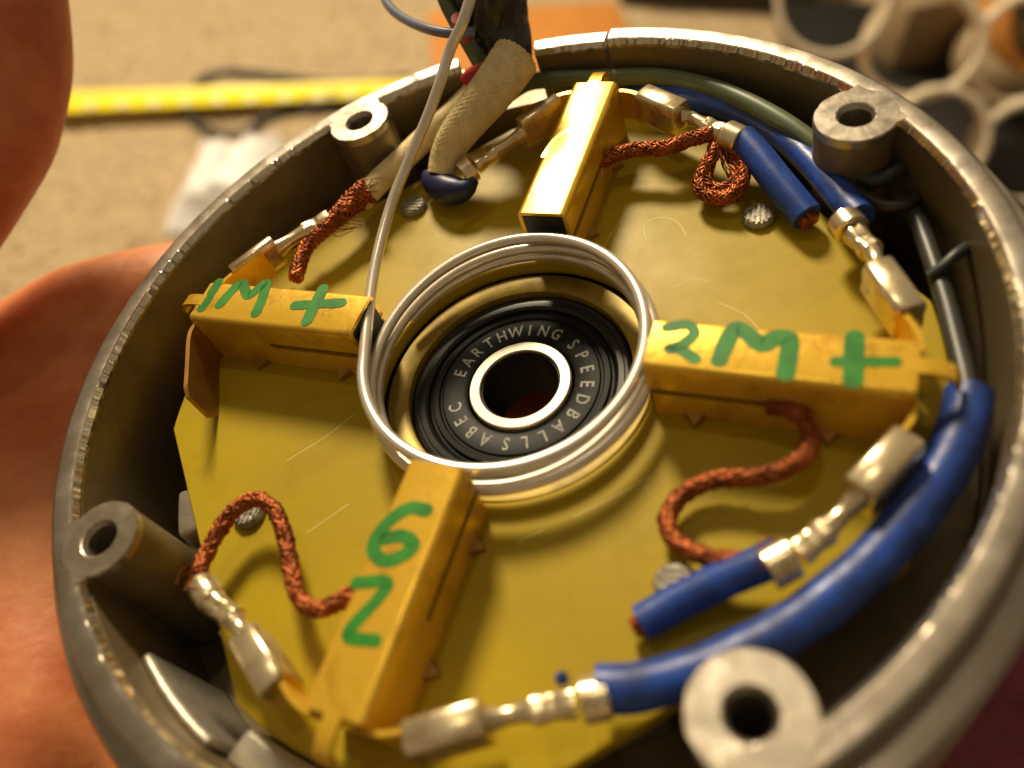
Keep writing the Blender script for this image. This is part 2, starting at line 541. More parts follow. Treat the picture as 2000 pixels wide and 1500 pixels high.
# ------------------------------------------------------------------ brush holders
def frame_k(k):
    a = math.radians(AH + 90 * k)
    u = Vector((math.cos(a), math.sin(a), 0)); v = Vector((-math.sin(a), math.cos(a), 0))
    return lambda uu, vv, z: u * uu + v * vv + Vector((0, 0, z))
RIN, ROUT, HW = 13.95, 33.7, 2.52
def extrude_uv(fr, prof, u0, u1, V, F, nseg=1):
    b = len(V); k = len(prof)
    for i in range(nseg + 1):
        uu = u0 + (u1 - u0) * i / nseg
        for v, z in prof: V.append(fr(uu, v, z))
    for i in range(nseg):
        for q in range(k):
            q2 = (q + 1) % k
            F.append((b + i * k + q, b + i * k + q2, b + (i + 1) * k + q2, b + (i + 1) * k + q))
    F.append(tuple(b + q for q in range(k))); F.append(tuple(b + nseg * k + q for q in range(k)))

def u_profile(zlo, ztop, hw, th, r=0.55):
    def arc(hw, zt, r):
        p = [(-hw, zlo)]
        for i in range(6):
            t = math.pi - i * math.pi / 10
            p.append((-hw + r + r * math.cos(t), zt - r + r * math.sin(t)))
        for i in range(6):
            t = math.pi / 2 - i * math.pi / 10
            p.append((hw - r + r * math.cos(t), zt - r + r * math.sin(t)))
        p.append((hw, zlo))
        return p
    o = arc(hw, ztop, r)
    i_ = arc(hw - th, ztop - th, max(0.1, r - th))
    return o + i_[::-1]

HOLDER_GROUP = 'brush holders around the bearing'
def brush_holder(k, label, bare=None):
    fr = frame_k(k)
    h = thing('brush_holder', label, 'brush holder', HOLDER_GROUP, origin=tuple(fr(24, 0, ZB)))
    V, F = [], []
    extrude_uv(fr, u_profile(15.95, HT, HW, 0.42), RIN, ROUT, V, F, 8)
    cov = put('cover', V, F, 'brass', h, sharp=40)
    V, F = [], []
    w = HW + 0.03
    prof = [(-w, 15.25), (-w, ZB + 0.02), (w, ZB + 0.02), (w, 15.25), (w - 0.45, 15.25), (w - 0.45, ZB + 0.45), (-w + 0.45, ZB + 0.45), (-w + 0.45, 15.25)]
    extrude_uv(fr, prof, RIN + 0.35, ROUT - 0.3, V, F, 6)
    for s in (-1, 1):      # closed part of the side, behind the brush slot
        p2 = [(s * (w - 0.02), 16.1), (s * (w - 0.02), 15.1), (s * (w - 0.42), 15.1), (s * (w - 0.42), 16.1)]
        extrude_uv(fr, p2, 25.2, ROUT - 0.35, V, F)
    put('channel', V, F, 'brass', h, sharp=40)
    V, F = [], []
    extrude_uv(fr, [(-2.0, ZB + 0.5), (2.0, ZB + 0.5), (2.0, HT - 0.5), (-2.0, HT - 0.5)], RIN - 0.05, 24.5, V, F)
    put('carbon_brush', V, F, 'carbon', h)
    # end plate and the tongue that locks it
    V, F = [], []
    extrude_uv(fr, [(-1.9, ZB + 0.3), (1.9, ZB + 0.3), (1.9, HT - 0.6), (-1.9, HT - 0.6)], ROUT - 0.25, ROUT + 0.15, V, F)
    put('end_plate', V, F, 'brass', h)
    V, F = [], []
    path = [fr(ROUT - 0.6, 0.1, HT - 0.16), fr(ROUT + 0.6, 0.1, HT - 0.16), fr(ROUT + 1.6, 0.1, HT - 0.30), fr(ROUT + 2.4, 0.1, HT - 0.75), fr(ROUT + 2.75, 0.1, HT - 1.7)]
    sweep_profile(spline(path, 0.3), [(-0.68, -0.2), (0.68, -0.2), (0.68, 0.2), (-0.68, 0.2)], V, F)
    put('tongue', V, F, 'brass', h)
    # twisted lugs through the board
    for uu in (17.6, 28.0):
        for s in (-1, 1):
            V = [fr(uu - 0.9, s * 2.55, ZB + 0.02), fr(uu + 0.9, s * 2.55, ZB + 0.02), fr(uu + 0.15, s * 3.65, ZB + 0.02),
                 fr(uu - 0.8, s * 2.55, ZB + 0.85), fr(uu + 0.8, s * 2.55, ZB + 0.85), fr(uu + 0.15, s * 3.55, ZB + 0.45)]
            put('locking_lug', V, [(0, 1, 2), (3, 4, 5), (0, 1, 4, 3), (1, 2, 5, 4), (2, 0, 3, 5)], 'brassd', h, smooth=False)
    # the two terminal arms, bent back beside the holder
    for s in (-1, 1):
        end = 10.4 if bare == s else 7.4
        path = [fr(ROUT - 0.35, s * 1.6, 16.1), fr(ROUT + 0.1, s * 2.7, 16.1), fr(ROUT - 0.3, s * 4.2, 16.1)]
        d = (fr(30.6, s * 10.0, 16.1) - fr(33.3, s * 5.5, 16.1)).normalized()
        path.append(path[-1] + d * (2.2 if bare != s else 4.0))
        path.append(path[-1] + d * (2.2 if bare != s else 3.6))
        lo = -1.75 if bare != s else -3.6
        def prof(t, lo=lo, b=(bare == s)):
            hh = 1.75
            c = 0.0 if t < 0.9 or not b else (t - 0.9) * 12
            return [(-0.22, lo + c), (0.22, lo + c), (0.22, hh - c * 0.4), (-0.22, hh - c * 0.4)]
        V, F = sweep_profile(spline(path, 0.3), prof)
        put('terminal_arm', V, F, 'brassd' if bare == s else 'brass', h)
    return h

def stroke(name, pts, w, parent, z=HT + 0.035, label=None):
    """a flat marker line: a ribbon with round ends lying just on the metal"""
    path = spline([(x, y, z) for x, y, _ in pts], 0.15)
    V, F = [], []
    fr_ = frames(path)
    m = len(path)
    for i, p in enumerate(path):
        t = fr_[i][0]
        s = Vector((-t.y, t.x, 0)).normalized()
        ww = w * (1 + 0.12 * noise.noise(p * 1.7))
        V += [p + s * ww, p - s * ww]
    for i in range(m - 1): F.append((2 * i, 2 * i + 1, 2 * i + 3, 2 * i + 2))
    for end, sg in ((0, -1), (m - 1, 1)):
        p = path[end]; t = fr_[end][0] * sg
        s = Vector((-t.y, t.x, 0)).normalized()
        b = len(V)
        for i in range(9):
            a = math.pi * i / 8
            V.append(p + s * w * math.cos(a) + t * w * math.sin(a))
        F.append(tuple(range(b, b + 9)))
    return V, F

def marking(parent, strokes, label, ink='ink'):
    V, F = [], []
    for q, (pts, w) in enumerate(strokes):
        w *= 1.36
        v, f = stroke('s', pts, w, parent, HT + 0.03 + q * 0.006)
        b = len(V)
        V += v; F += [tuple(i + b for i in ff) for ff in f]
    return put('marker_writing', V, F, ink, parent, smooth=False, label=label)

h_right = brush_holder(0, 'brass brush holder marked 2M+ in green marker')
h_top = brush_holder(1, 'brass brush holder shining white, nearest the black taped cable')
h_left = brush_holder(2, 'brass brush holder marked 1M+ in green marker', bare=1)
h_low = brush_holder(3, 'brass brush holder marked 6Z in green marker')
marking(h_left, [([(-31.84, 8.03, 19.0), (-32.43, 4.59, 19.0)], 0.42),
                 ([(-30.38, 4.91, 19.0), (-29.68, 6.57, 19.0), (-28.85, 7.61, 19.0), (-27.39, 5.89, 19.0), (-26.55, 6.58, 19.0), (-25.8, 7.34, 19.0), (-25.49, 5.19, 19.0), (-25.54, 3.4, 19.0)], 0.42),
                 ([(-18.79, 5.97, 19.0), (-19.28, 1.98, 19.0)], 0.46), ([(-21.27, 4.06, 19.0), (-16.16, 3.98, 19.0)], 0.42)], 'green handwritten 1M+')
marking(h_right, [([(15.13, -1.12, 19.0), (16.72, -0.97, 19.0), (17.32, -1.84, 19.0), (16.5, -2.88, 19.0), (15.35, -3.33, 19.0), (16.32, -3.48, 19.0), (17.46, -4.45, 19.0)], 0.36),
                  ([(19.3, -4.59, 19.0), (19.86, -2.87, 19.0), (20.48, -1.58, 19.0), (21.3, -2.05, 19.0), (22.51, -3.33, 19.0), (23.5, -2.69, 19.0), (24.47, -2.85, 19.0), (24.38, -4.46, 19.0), (24.11, -6.11, 19.0)], 0.52),
                  ([(29.12, -3.03, 19.0), (28.73, -6.95, 19.0)], 0.52), ([(27.66, -5.2, 19.0), (31.69, -5.39, 19.0)], 0.32)], 'green handwritten 2M+')
marking(h_low, [([(-2.38, -17.84, 19.0), (-3.83, -17.69, 19.0), (-5.21, -18.76, 19.0), (-6.0, -20.4, 19.0), (-5.73, -21.56, 19.0), (-4.54, -22.05, 19.0), (-3.34, -21.48, 19.0), (-2.8, -20.6, 19.0), (-3.91, -20.01, 19.0), (-5.22, -20.25, 19.0)], 0.42),
                ([(-6.63, -23.86, 19.0), (-4.21, -23.68, 19.0), (-4.64, -25.02, 19.0), (-6.25, -27.68, 19.0), (-3.97, -28.01, 19.0)], 0.36)], 'green handwritten 6Z')
marking(h_top, [([(5.25, 25.7, 19.0), (3.65, 25.53, 19.0), (2.44, 24.3, 19.0), (1.64, 22.07, 19.0)], 0.22), ([(2.94, 19.03, 19.0), (3.06, 19.31, 19.0)], 0.40)], 'green ink marks coloured pale as if washed by glare', 'ink_faint')

for pts in ([(7.25, 15.36, 12.3), (8.79, 19.19, 12.3), (10.52, 21.22, 12.3)], [(11.49, 15.58, 12.3), (11.15, 17.78, 12.3), (12.5, 18.7, 12.3), (14.33, 17.95, 12.3), (15.41, 15.97, 12.3)], [(14.68, 9.19, 12.3), (16.08, 10.03, 12.3), (17.75, 9.56, 12.3)],
            [(-21.24, -9.59, 12.3), (-17.69, -6.78, 12.3), (-15.59, -4.5, 12.3)], [(-16.62, -16.9, 12.3), (-13.36, -14.08, 12.3)], [(2.98, -17.3, 12.3), (4.98, -16.12, 12.3)], [(18.48, 6.99, 12.3), (20.74, 5.48, 12.3), (22.04, 3.75, 12.3)], [(7.41, -14.93, 12.3), (11.42, -12.56, 12.3), (13.42, -11.14, 12.3)]):
    V, F = stroke('s', pts, 0.055, board, ZB + 0.008)
    put('scratch', V, F, 'scratch', board, smooth=False)

# ------------------------------------------------------------------ the bearing
bear = thing('ball_bearing', 'small black sealed ball bearing with white lettering in the centre hole', 'bearing', origin=(0, 0, 3.3))
V, F = lathe_data([(9.35, 3.3), (9.35, 10.1), (9.6, 10.32), (10.1, 10.32), (10.2, 10.22), (10.45, 10.22), (10.6, 10.32), (10.75, 10.28), (11.0, 9.9), (11.0, 3.3)], 96)
put('outer_ring', V, F, 'steeld', bear, sharp=30)
V, F = lathe_data([(5.35, 9.3), (5.35, 9.9), (5.75, 10.08), (7.75, 10.08), (7.9, 9.92), (8.1, 9.92), (8.25, 10.12), (8.75, 10.12), (8.9, 9.8), (9.15, 9.8), (9.3, 10.0), (9.38, 9.3)], 96)
put('seal', V, F, 'rubber', bear, sharp=30)
V, F = lathe_data([(3.95, 9.9), (3.95, 10.2), (4.05, 10.3), (4.95, 10.3), (5.08, 10.15), (5.08, 3.3), (3.95, 3.3)], 80)
put('inner_ring', V, F, 'steel', bear, sharp=30)
V, F = lathe_data([(3.78, 3.3), (3.78, 9.95), (3.96, 9.95), (3.96, 3.3)], 64)
put('bore_shade', V, F, 'rubber', bear, sharp=30)  # black sleeve added in place of the shade inside the bore
def ring_text():
    V, F = [], []
    def put_word(word, a_start, a_end, r0=6.0, hgt=1.3):
        n = len(word)
        for i, ch in enumerate(word):
            ang = math.radians(a_start + (a_end - a_start) * i / max(1, n - 1))
            cu = bpy.data.curves.new('glyph', 'FONT')
            cu.body = ch
            cu.size = 1.0
            cu.resolution_u = 2
            cu.offset = 0.018
            ob = bpy.data.objects.new('glyph', cu)
            me = ob.to_mesh()
            if me and len(me.vertices):
                xs = [v.co.x for v in me.vertices]
                w = max(xs) - min(xs); cx = (max(xs) + min(xs)) / 2
                sc = hgt / 0.70
                d = Vector((math.cos(ang), math.sin(ang), 0)); e = Vector((d.y, -d.x, 0))
                b = len(V)
                for v in me.vertices:
                    V.append(d * (r0 + v.co.y * sc) + e * ((v.co.x - cx) * sc * 0.80) + Vector((0, 0, 10.10)))
                for p in me.polygons: F.append(tuple(b + q for q in p.vertices))
            ob.to_mesh_clear()
            bpy.data.objects.remove(ob); bpy.data.curves.remove(cu)
    put_word('EARTHWING', 166, 64)
    put_word('SPEEDBALLS', 44, -93)
    put_word('ABEC', -112, -158)
    return V, F
V, F = ring_text()
put('lettering', V, F, 'letter', bear, smooth=False)

# ------------------------------------------------------------------ copper braids
def braid(name, pts, r, parent, strands=11, pitch=5.6, rs=0.165, flare=None, seed=1):
    path = spline(pts, 0.22)
    fr = frames(path)
    rnd = random.Random(seed)
    L = [0.0]
    for a, b in zip(path, path[1:]): L.append(L[-1] + (b - a).length)
    V, F = [], []
    for hand in (1, -1):
        for s in range(strands):
            ph = 2 * math.pi * s / strands + rnd.uniform(-0.25, 0.25)
            sub = []
            for i, p in enumerate(path):
                t, N, B = fr[i]
                a = ph + hand * 2 * math.pi * L[i] / pitch
                rr = r * (0.92 + 0.12 * math.sin(L[i] * 6.5 + s * 2 + hand)) + rnd.uniform(-0.06, 0.06) + 0.10 * noise.noise(Vector((L[i] * 0.8, s * 3.1, hand * 2.0 + seed)))
                if flare: rr *= flare(L[i] / L[-1])
                sub.append(p + (N * math.cos(a) + B * math.sin(a)) * rr)
            tube_data(sub, rs * rnd.uniform(0.75, 1.1), 5, V=V, Fc=F)
    tube_data(path, lambda t: r * 0.72 * (flare(t) if flare else 1), 8, V=V, Fc=F)
    return put(name, V, F, 'copper', parent, sharp=80)
braid('braided_pigtail', [(22.77, -6.58, 15.6), (24.27, -7.07, 15.7), (25.63, -8.36, 15.5), (25.53, -10.52, 15.2), (23.73, -12.07, 15.0), (21.52, -12.52, 14.7), (18.86, -12.49, 14.3), (16.35, -13.63, 14.0), (15.2, -15.82, 14.0), (16.14, -17.86, 14.2), (18.62, -19.17, 14.8), (20.77, -19.58, 15.4), (22.51, -19.51, 15.9)], 0.62, h_right, seed=3)
braid('braided_pigtail', [(-8.65, -23.39, 15.6), (-9.96, -24.29, 15.6), (-11.66, -24.84, 15.5), (-13.66, -23.77, 15.2), (-15.36, -20.99, 15.2), (-17.07, -17.89, 15.4), (-18.72, -16.08, 15.6), (-20.57, -15.41, 15.7), (-22.27, -16.38, 15.6), (-23.31, -18.57, 15.5), (-23.62, -20.73, 15.5), (-23.33, -22.73, 15.9)], 0.60, h_low, seed=5)
braid('braided_pigtail', [(5.9, 24.19, 15.2), (7.48, 25.21, 15.4), (10.19, 25.55, 15.6), (13.41, 25.13, 15.8), (15.99, 25.69, 16.0), (18.3, 25.87, 16.4)], 0.66, h_top, seed=7)
braid('braided_loop', [(18.79, 25.71, 16.2), (18.51, 24.3, 15.6), (17.23, 22.39, 14.8), (16.76, 20.52, 14.2), (17.87, 19.1, 14.0), (19.69, 18.77, 14.2), (20.77, 19.83, 14.6), (21.05, 22.05, 15.2), (20.31, 24.13, 15.8)], 0.62, h_top, seed=9, strands=9)
braid('braided_pigtail', [(-25.9, 11.54, 15.0), (-26.04, 13.63, 15.2), (-25.69, 16.0, 15.5), (-24.2, 17.9, 15.8), (-22.37, 20.28, 16.0), (-20.79, 22.32, 16.2), (-19.55, 23.11, 16.3)], 0.95, h_left, seed=11, strands=13, flare=lambda t: 0.8 + (1.1 * max(0, t - 0.4)))

braid('braided_loop', [(18.4, 25.8, 15.8), (17.97, 23.95, 15.0), (17.46, 21.68, 14.4), (18.21, 20.08, 14.2), (19.7, 20.07, 14.4), (20.35, 21.51, 14.8), (19.74, 23.56, 15.4), (19.03, 24.89, 16.0)], 0.5, h_top, seed=15, strands=7)
def strays(parent, anchors, seed):
    """loose copper hairs beside a braid"""
    rnd = random.Random(seed)
    V, F = [], []
    for p, q in anchors:
        p, q = Vector(p), Vector(q)
        for i in range(9):
            j = lambda s: Vector((rnd.uniform(-s, s), rnd.uniform(-s, s), rnd.uniform(-s * 0.6, s)))
            a = p + j(0.5); c = q + j(1.1); m = (a + c) / 2 + j(0.9)
            tube_data(spline([a, m, c], 0.3), 0.055, 4, V=V, Fc=F)
    put('stray_strands', V, F, 'copper', parent, sharp=80)
strays(h_left, [[(-22.61, 19.7, 16.2), (-18.47, 22.98, 16.8)], [(-23.62, 18.42, 16.0), (-20.81, 19.58, 14.5)], [(-25.61, 15.9, 15.6), (-26.69, 13.65, 14.0)]], 2)
strays(h_top, [[(18.27, 25.82, 16.0), (17.19, 21.57, 14.2)], [(18.78, 24.94, 16.0), (20.42, 20.84, 14.4)]], 4)
strays(h_right, [[(21.47, -19.61, 15.6), (23.2, -19.14, 16.4)]], 6)
strays(h_low, [[(-23.6, -21.47, 15.6), (-22.59, -23.73, 16.8)]], 8)

# ------------------------------------------------------------------ push-on terminals
def peanut(w, hgt, pinch=0.10, n=28):
    out = []
    for i in range(n):
        a = 2 * math.pi * i / n
        c, s = math.cos(a), math.sin(a)
        x = math.copysign(abs(c) ** 0.38, c) * w
        y = math.copysign(abs(s) ** 0.55, s) * hgt
        x *= 1 - pinch * math.exp(-(y / (hgt * 0.28)) ** 2)
        out.append((x, y))
    return out
def circ(r, n=16, flat=1.0):
    return [(r * math.cos(2 * math.pi * i / n), r * flat * math.sin(2 * math.pi * i / n)) for i in range(n)]
def terminal(parent, k, s, zc=16.35, tail=None, ins=True, tw=1.0, ends=None, slide=0.0):
    """female spade terminal slid on a holder's arm: sleeve, neck, wire crimp, insulation crimp"""
    fr = frame_k(k)
    a = fr(33.55, s * 5.1, zc); b = fr(30.75, s * 9.8, zc)
    if ends: a, b = fr(*ends[0], zc), fr(*ends[1], zc)
    d = (b - a).normalized()
    a = a + d * slide; b = b + d * slide
    t = put('terminal', *sweep_profile([a, a + d * 0.12, a + (b - a) * 0.5, b - d * 0.12, b],
            lambda q: peanut(1.35 * tw * (0.93 if q in (0.0, 1.0) else 1), 1.92 * (0.96 if q in (0.0, 1.0) else 1))), 'tin', parent, sharp=40)
    tail = tail or [fr(29.9, s * 11.4, zc - 0.2), fr(29.0, s * 13.0, zc - 0.2), fr(27.6, s * 15.3, zc - 0.2), fr(26.2, s * 17.2, zc - 0.2)]
    neck = spline([b - d * 0.2, tail[0], tail[1]], 0.25)
    V, F = sweep_profile(neck, lambda q: circ(0.95 - 0.28 * math.sin(q * math.pi), 14, 0.95 + 0.25 * (1 - q)))
    put('neck', V, F, 'tin', t, sharp=50)
    cr = spline([tail[1] - (tail[2] - tail[1]).normalized() * 0.15, tail[2]], 0.16)
    V, F = sweep_profile(cr, lambda q: [(x * (1.0 - (0.22 if abs(x) < 0.3 and y > 0 else 0)), y * (1.0 - (0.24 if abs(x) < 0.3 and y > 0 else 0))) for x, y in circ(1.02 + 0.07 * math.cos(q * 2.2 * math.pi), 20, 0.92)])
    put('wire_crimp', V, F, 'tin', t, sharp=60)
    if ins:
        e = tail[3] - tail[2]
        V, F = sweep_profile([tail[2] + e * 0.15, tail[2] + e * 0.2, tail[2] + e * 0.6, tail[3] - e * 0.05, tail[3]], lambda q: circ((1.55 if 0 < q < 1 else 1.42), 18, 0.95))
        put('insulation_crimp', V, F, 'tin', t, sharp=40)
    return t

# short lead beside 2M+ (points down)
fr0, fr1, fr2, fr3 = frame_k(0), frame_k(1), frame_k(2), frame_k(3)
def copper_end(p, d, r, parent):
    V, F = [], []
    d = Vector(d).normalized()
    n = Vector((0, 0, 1)); n = (n - d * n.dot(d)).normalized(); bb = d.cross(n)
    for i in range(7):
        a = i * 2 * math.pi / 6
        off = (n * math.cos(a) + bb * math.sin(a)) * r * (0.62 if i < 6 else 0)
        tube_data([Vector(p) + off - d * 0.6, Vector(p) + off + d * 0.7], r * 0.40, 6, V=V, Fc=F)
    put('copper_core', V, F, 'copper', parent)

w4 = thing('blue_lead', 'short blue wire with cut end lying on the yellow board below 2M+', 'wire', origin=tuple(fr0(27.5, -15, 15)))
terminal(w4, 0, -1, tail=[fr0(29.8, -11.2, 16.1), fr0(28.9, -12.7, 16.1), fr0(27.4, -14.6, 16.0), fr0(25.6, -16.2, 15.9)])
p4 = [(23.36, -19.25, 15.8), (21.8, -19.89, 15.4), (18.98, -20.93, 14.6), (16.11, -22.35, 14.0), (13.68, -23.89, 13.75)]
tube('insulation', p4, 1.34, 'blue', w4, n=18)
copper_end(p4[-1], Vector(p4[-1]) - Vector(p4[-2]), 0.75, w4)

w2 = thing('blue_lead', 'short blue wire with cut copper end beside the copper braid loop', 'wire', origin=tuple(fr1(27, -15, 15)))
terminal(w2, 1, -1, tail=[fr1(31.0, -10.8, 16.2), fr1(29.6, -12.6, 16.3), fr1(28.6, -14.4, 16.3), fr1(27.4, -16.4, 16.2)])
p2 = [(21.01, 24.64, 16.1), (22.42, 22.36, 15.7), (24.0, 19.5, 15.1), (25.44, 17.13, 14.5), (26.63, 15.18, 14.0)]
tube('insulation', p2, 1.5, 'blue', w2, n=18)
copper_end(p2[-1], Vector(p2[-1]) - Vector(p2[-2]), 0.95, w2)

w3 = thing('blue_lead', 'long blue wire passing under the green wire to the terminal above 2M+', 'wire', origin=tuple(fr0(28, 18, 14)))
terminal(w3, 0, 1, slide=1.3, tail=[fr0(29.9, 12.6, 16.2), fr0(29.4, 13.8, 16.1), fr0(27.9, 15.9, 15.9), fr0(26.9, 17.6, 15.7)])
tube('insulation', [(30.93, 12.91, 15.6), (30.06, 15.2, 15.2), (27.97, 20.51, 14.6), (24.9, 26.27, 14.3), (20.96, 30.81, 14.4), (16.71, 33.76, 14.6), (12.17, 35.91, 14.4), (8.55, 37.37, 13.9)], 1.35, 'blue', w3, n=18)

w5 = thing('blue_lead', 'thick dark blue wire curving along the rim to the terminal beside 6Z', 'wire', origin=tuple(fr3(27, 16, 15)))
terminal(w5, 3, 1, tail=[fr3(29.9, 11.2, 16.1), fr3(29.2, 12.7, 16.1), fr3(28.0, 15.2, 16.0), fr3(27.0, 17.2, 15.8)])
tube('insulation', [(11.31, -29.16, 15.7), (13.5, -28.93, 15.5), (15.8, -28.17, 15.2), (19.07, -26.76, 14.9), (22.37, -24.87, 14.8), (25.7, -22.4, 14.8), (29.14, -19.17, 14.8), (32.44, -15.07, 14.8), (34.81, -11.47, 14.9), (36.29, -8.13, 15.0), (37.01, -5.59, 15.0)], lambda t: 1.62 + 0.12 * t, 'blue', w5, n=20,
     rfun=lambda i, j, n: 1 + 0.025 * math.sin(i * 0.35))
tube('blue_offcut', [(9.32, -28.77, 16.5), (8.76, -28.96, 16.3)], 0.45, 'blue', w5, n=10)

t6 = thing('spade_terminal', 'bare tinned spade terminal holding the copper braid left of 6Z', 'terminal', origin=tuple(fr3(29, -13, 15)))
terminal(t6, 3, -1, tail=[fr3(29.6, -12.2, 16.2), fr3(29.0, -13.4, 16.2), fr3(28.1, -16.2, 16.2), fr3(27.2, -17.6, 16.2)], ins=False, slide=1.2)
V, F = sweep_profile([fr3(28.1, -16.0, 16.2), fr3(27.95, -16.4, 16.2), fr3(27.35, -17.6, 16.2), fr3(27.1, -18.2, 16.2)], lambda q: circ(1.28 if 0 < q < 1 else 1.12, 18, 0.95))
put('insulation_crimp', V, F, 'tin', t6, sharp=40)

# woven glass sleeves
def weave(i, j, n):
    # over-and-under diagonal strands
    p = i * 0.55 + j * 2 * math.pi * 12 / n
    q = i * 0.55 - j * 2 * math.pi * 12 / n
    over = (math.floor(p / math.pi) + math.floor(q / math.pi)) % 2
    return 1 + 0.085 * abs(math.sin(p if over else q))
w7 = thing('sleeved_lead', 'thin cream woven sleeve running along the wall to the frayed copper above 1M+', 'wire', origin=tuple(fr2(30, -12, 15)))
terminal(w7, 2, -1, tail=[fr2(29.6, -11.6, 16.3), fr2(28.6, -12.8, 16.2), fr2(26.6, -15.0, 16.1), fr2(25.6, -16.4, 16.0)], ins=False, tw=0.5)
tube('sleeve', [(-20.76, 22.37, 15.6), (-19.2, 25.15, 15.7), (-16.81, 28.75, 15.8), (-14.62, 32.12, 15.9), (-12.2, 34.99, 16.2), (-9.53, 37.67, 17.0), (-7.2, 39.66, 18.0)], 1.28, 'cream', w7, n=84, step=0.11, rfun=weave)
w1 = thing('sleeved_lead', 'fat cream woven sleeve bending down from the black taped cable', 'wire', origin=tuple(fr1(24, 13, 15)))
terminal(w1, 1, 1, tail=[fr1(26.8, 9.2, 16.2), fr1(25.8, 10.2, 16.1), fr1(24.0, 11.8, 15.9), fr1(22.8, 13.0, 15.6)], tw=0.6, ends=((32.9, 4.3), (28.6, 7.5)))
tube('sleeve', [(-2.34, 34.82, 22.4), (-3.5, 32.81, 21.9), (-5.2, 30.86, 21.0), (-7.45, 29.39, 19.6), (-9.59, 28.33, 18.0), (-10.99, 27.19, 16.5), (-11.69, 25.64, 15.2)],
     lambda t: 2.45 - 0.95 * t ** 1.3, 'cream', w1, n=96, step=0.11, rfun=weave)
tube('navy_cap', [(-14.09, 26.7, 14.6), (-12.66, 25.22, 14.5), (-10.42, 23.6, 14.6), (-8.38, 23.19, 15.0), (-7.52, 24.09, 15.4)], lambda t: 0.7 + 1.05 * math.sin(math.pi * min(1, t * 1.02)), 'blued', w1, n=18)

# other wires in the cap
gw = tube('green_wire', [(-5.93, 37.26, 16.0), (-3.22, 38.81, 16.4), (0.52, 38.62, 16.4), (5.36, 37.96, 16.2), (10.02, 37.42, 16.0), (14.04, 36.02, 16.0), (18.43, 33.24, 16.0), (22.04, 29.91, 16.0), (25.4, 26.27, 15.8), (28.09, 23.07, 15.2), (30.26, 20.59, 14.2), (31.87, 17.73, 13.4)], 0.98, 'green', n=16, org=(5, 36, 15))
tag(gw, 'green wire following the inside of the rim to the upper right boss', 'wire')
bw = tube('black_wire', [(29.71, 20.06, 15.8), (30.95, 18.66, 15.5), (32.39, 17.72, 15.4), (34.12, 18.17, 15.6), (35.33, 19.44, 15.4)], 0.75, 'slate', n=14, org=(33, 16, 15))
tag(bw, 'dark grey wire hooked round the upper right screw boss', 'wire')
bw = tube('black_wire', [(31.72, 16.68, 14.4), (33.07, 15.15, 14.6), (34.94, 15.02, 14.6), (35.97, 16.3, 14.0)], 0.55, 'slate', n=12, org=(33, 14, 14))
tag(bw, 'thin dark wire end curling below the upper right screw boss', 'wire')
bw = tube('black_wire', [(34.63, 16.87, 13.2), (35.63, 14.67, 13.6), (36.08, 11.57, 13.8), (36.48, 7.47, 14.0), (36.79, 3.37, 14.2), (36.92, -0.44, 14.4), (36.96, -3.91, 14.8), (36.83, -6.13, 15.0)], 0.8, 'slate', n=16, org=(36, 6, 13))
tag(bw, 'dark grey cable running down the right wall into the thick blue wire', 'wire')
bw = tube('black_wire', [(35.79, 6.42, 14.6), (36.72, 6.81, 15.2), (37.93, 7.85, 15.6), (39.16, 9.27, 15.0)], 0.5, 'slate', n=12, org=(37, 9, 14))
tag(bw, 'small dark wire end sticking out at the right wall', 'wire')

# the taped bundle through the gap in the wall
tb = thing('taped_cable', 'black taped cable bundle leaving through the gap in the rim', 'cable', origin=(-7, 42, 18))
def crease(i, j, n):
    return 1 + 0.16 * math.sin(j * 2 * math.pi / n * 3 + i * 0.06) + 0.10 * noise.noise(Vector((j * 0.45, i * 0.11, 2.0)))
tube('tape_wrap', [(-6.17, 36.44, 17.5), (-5.57, 38.14, 18.8), (-5.65, 40.09, 20.5), (-6.11, 41.38, 23.0), (-5.78, 41.31, 27.0), (-4.56, 40.25, 33.0)], lambda t: 2.2 + 1.6 * math.sin(min(1, t * 1.8) * math.pi / 2), 'tape', tb, n=40, step=0.3, rfun=crease)
tube('red_core', [(-9.97, 37.99, 18.4), (-9.13, 37.93, 19.0), (-7.76, 37.72, 19.6), (-5.99, 36.97, 20.5)], 0.95, 'red', tb, n=14)
tube('red_tail', [(-7.16, 35.66, 25.0), (-7.48, 35.32, 26.5), (-7.27, 34.78, 28.0)], 0.7, 'red', tb, n=12)
o = tube('green_wire', [(-6.96, 35.81, 22.0), (-7.62, 36.35, 24.0), (-8.24, 36.79, 26.0), (-9.21, 38.22, 28.0), (-9.75, 39.72, 31.0)], 0.85, 'green', n=14, org=(-10, 46, 20))
tag(o, 'green wire standing up beside the black taped cable', 'wire')
o = tube('grey_wire', [(-6.14, 35.07, 26.0), (-7.89, 34.41, 26.5), (-11.22, 36.08, 26.5), (-15.03, 39.7, 26.0), (-18.16, 43.68, 25.5), (-20.57, 48.26, 25.0), (-24.7, 59.67, 24.0)], 0.55, 'grey_ins', n=12, org=(-16, 48, 24))
tag(o, 'thin grey wire looping out left of the black taped cable', 'wire')

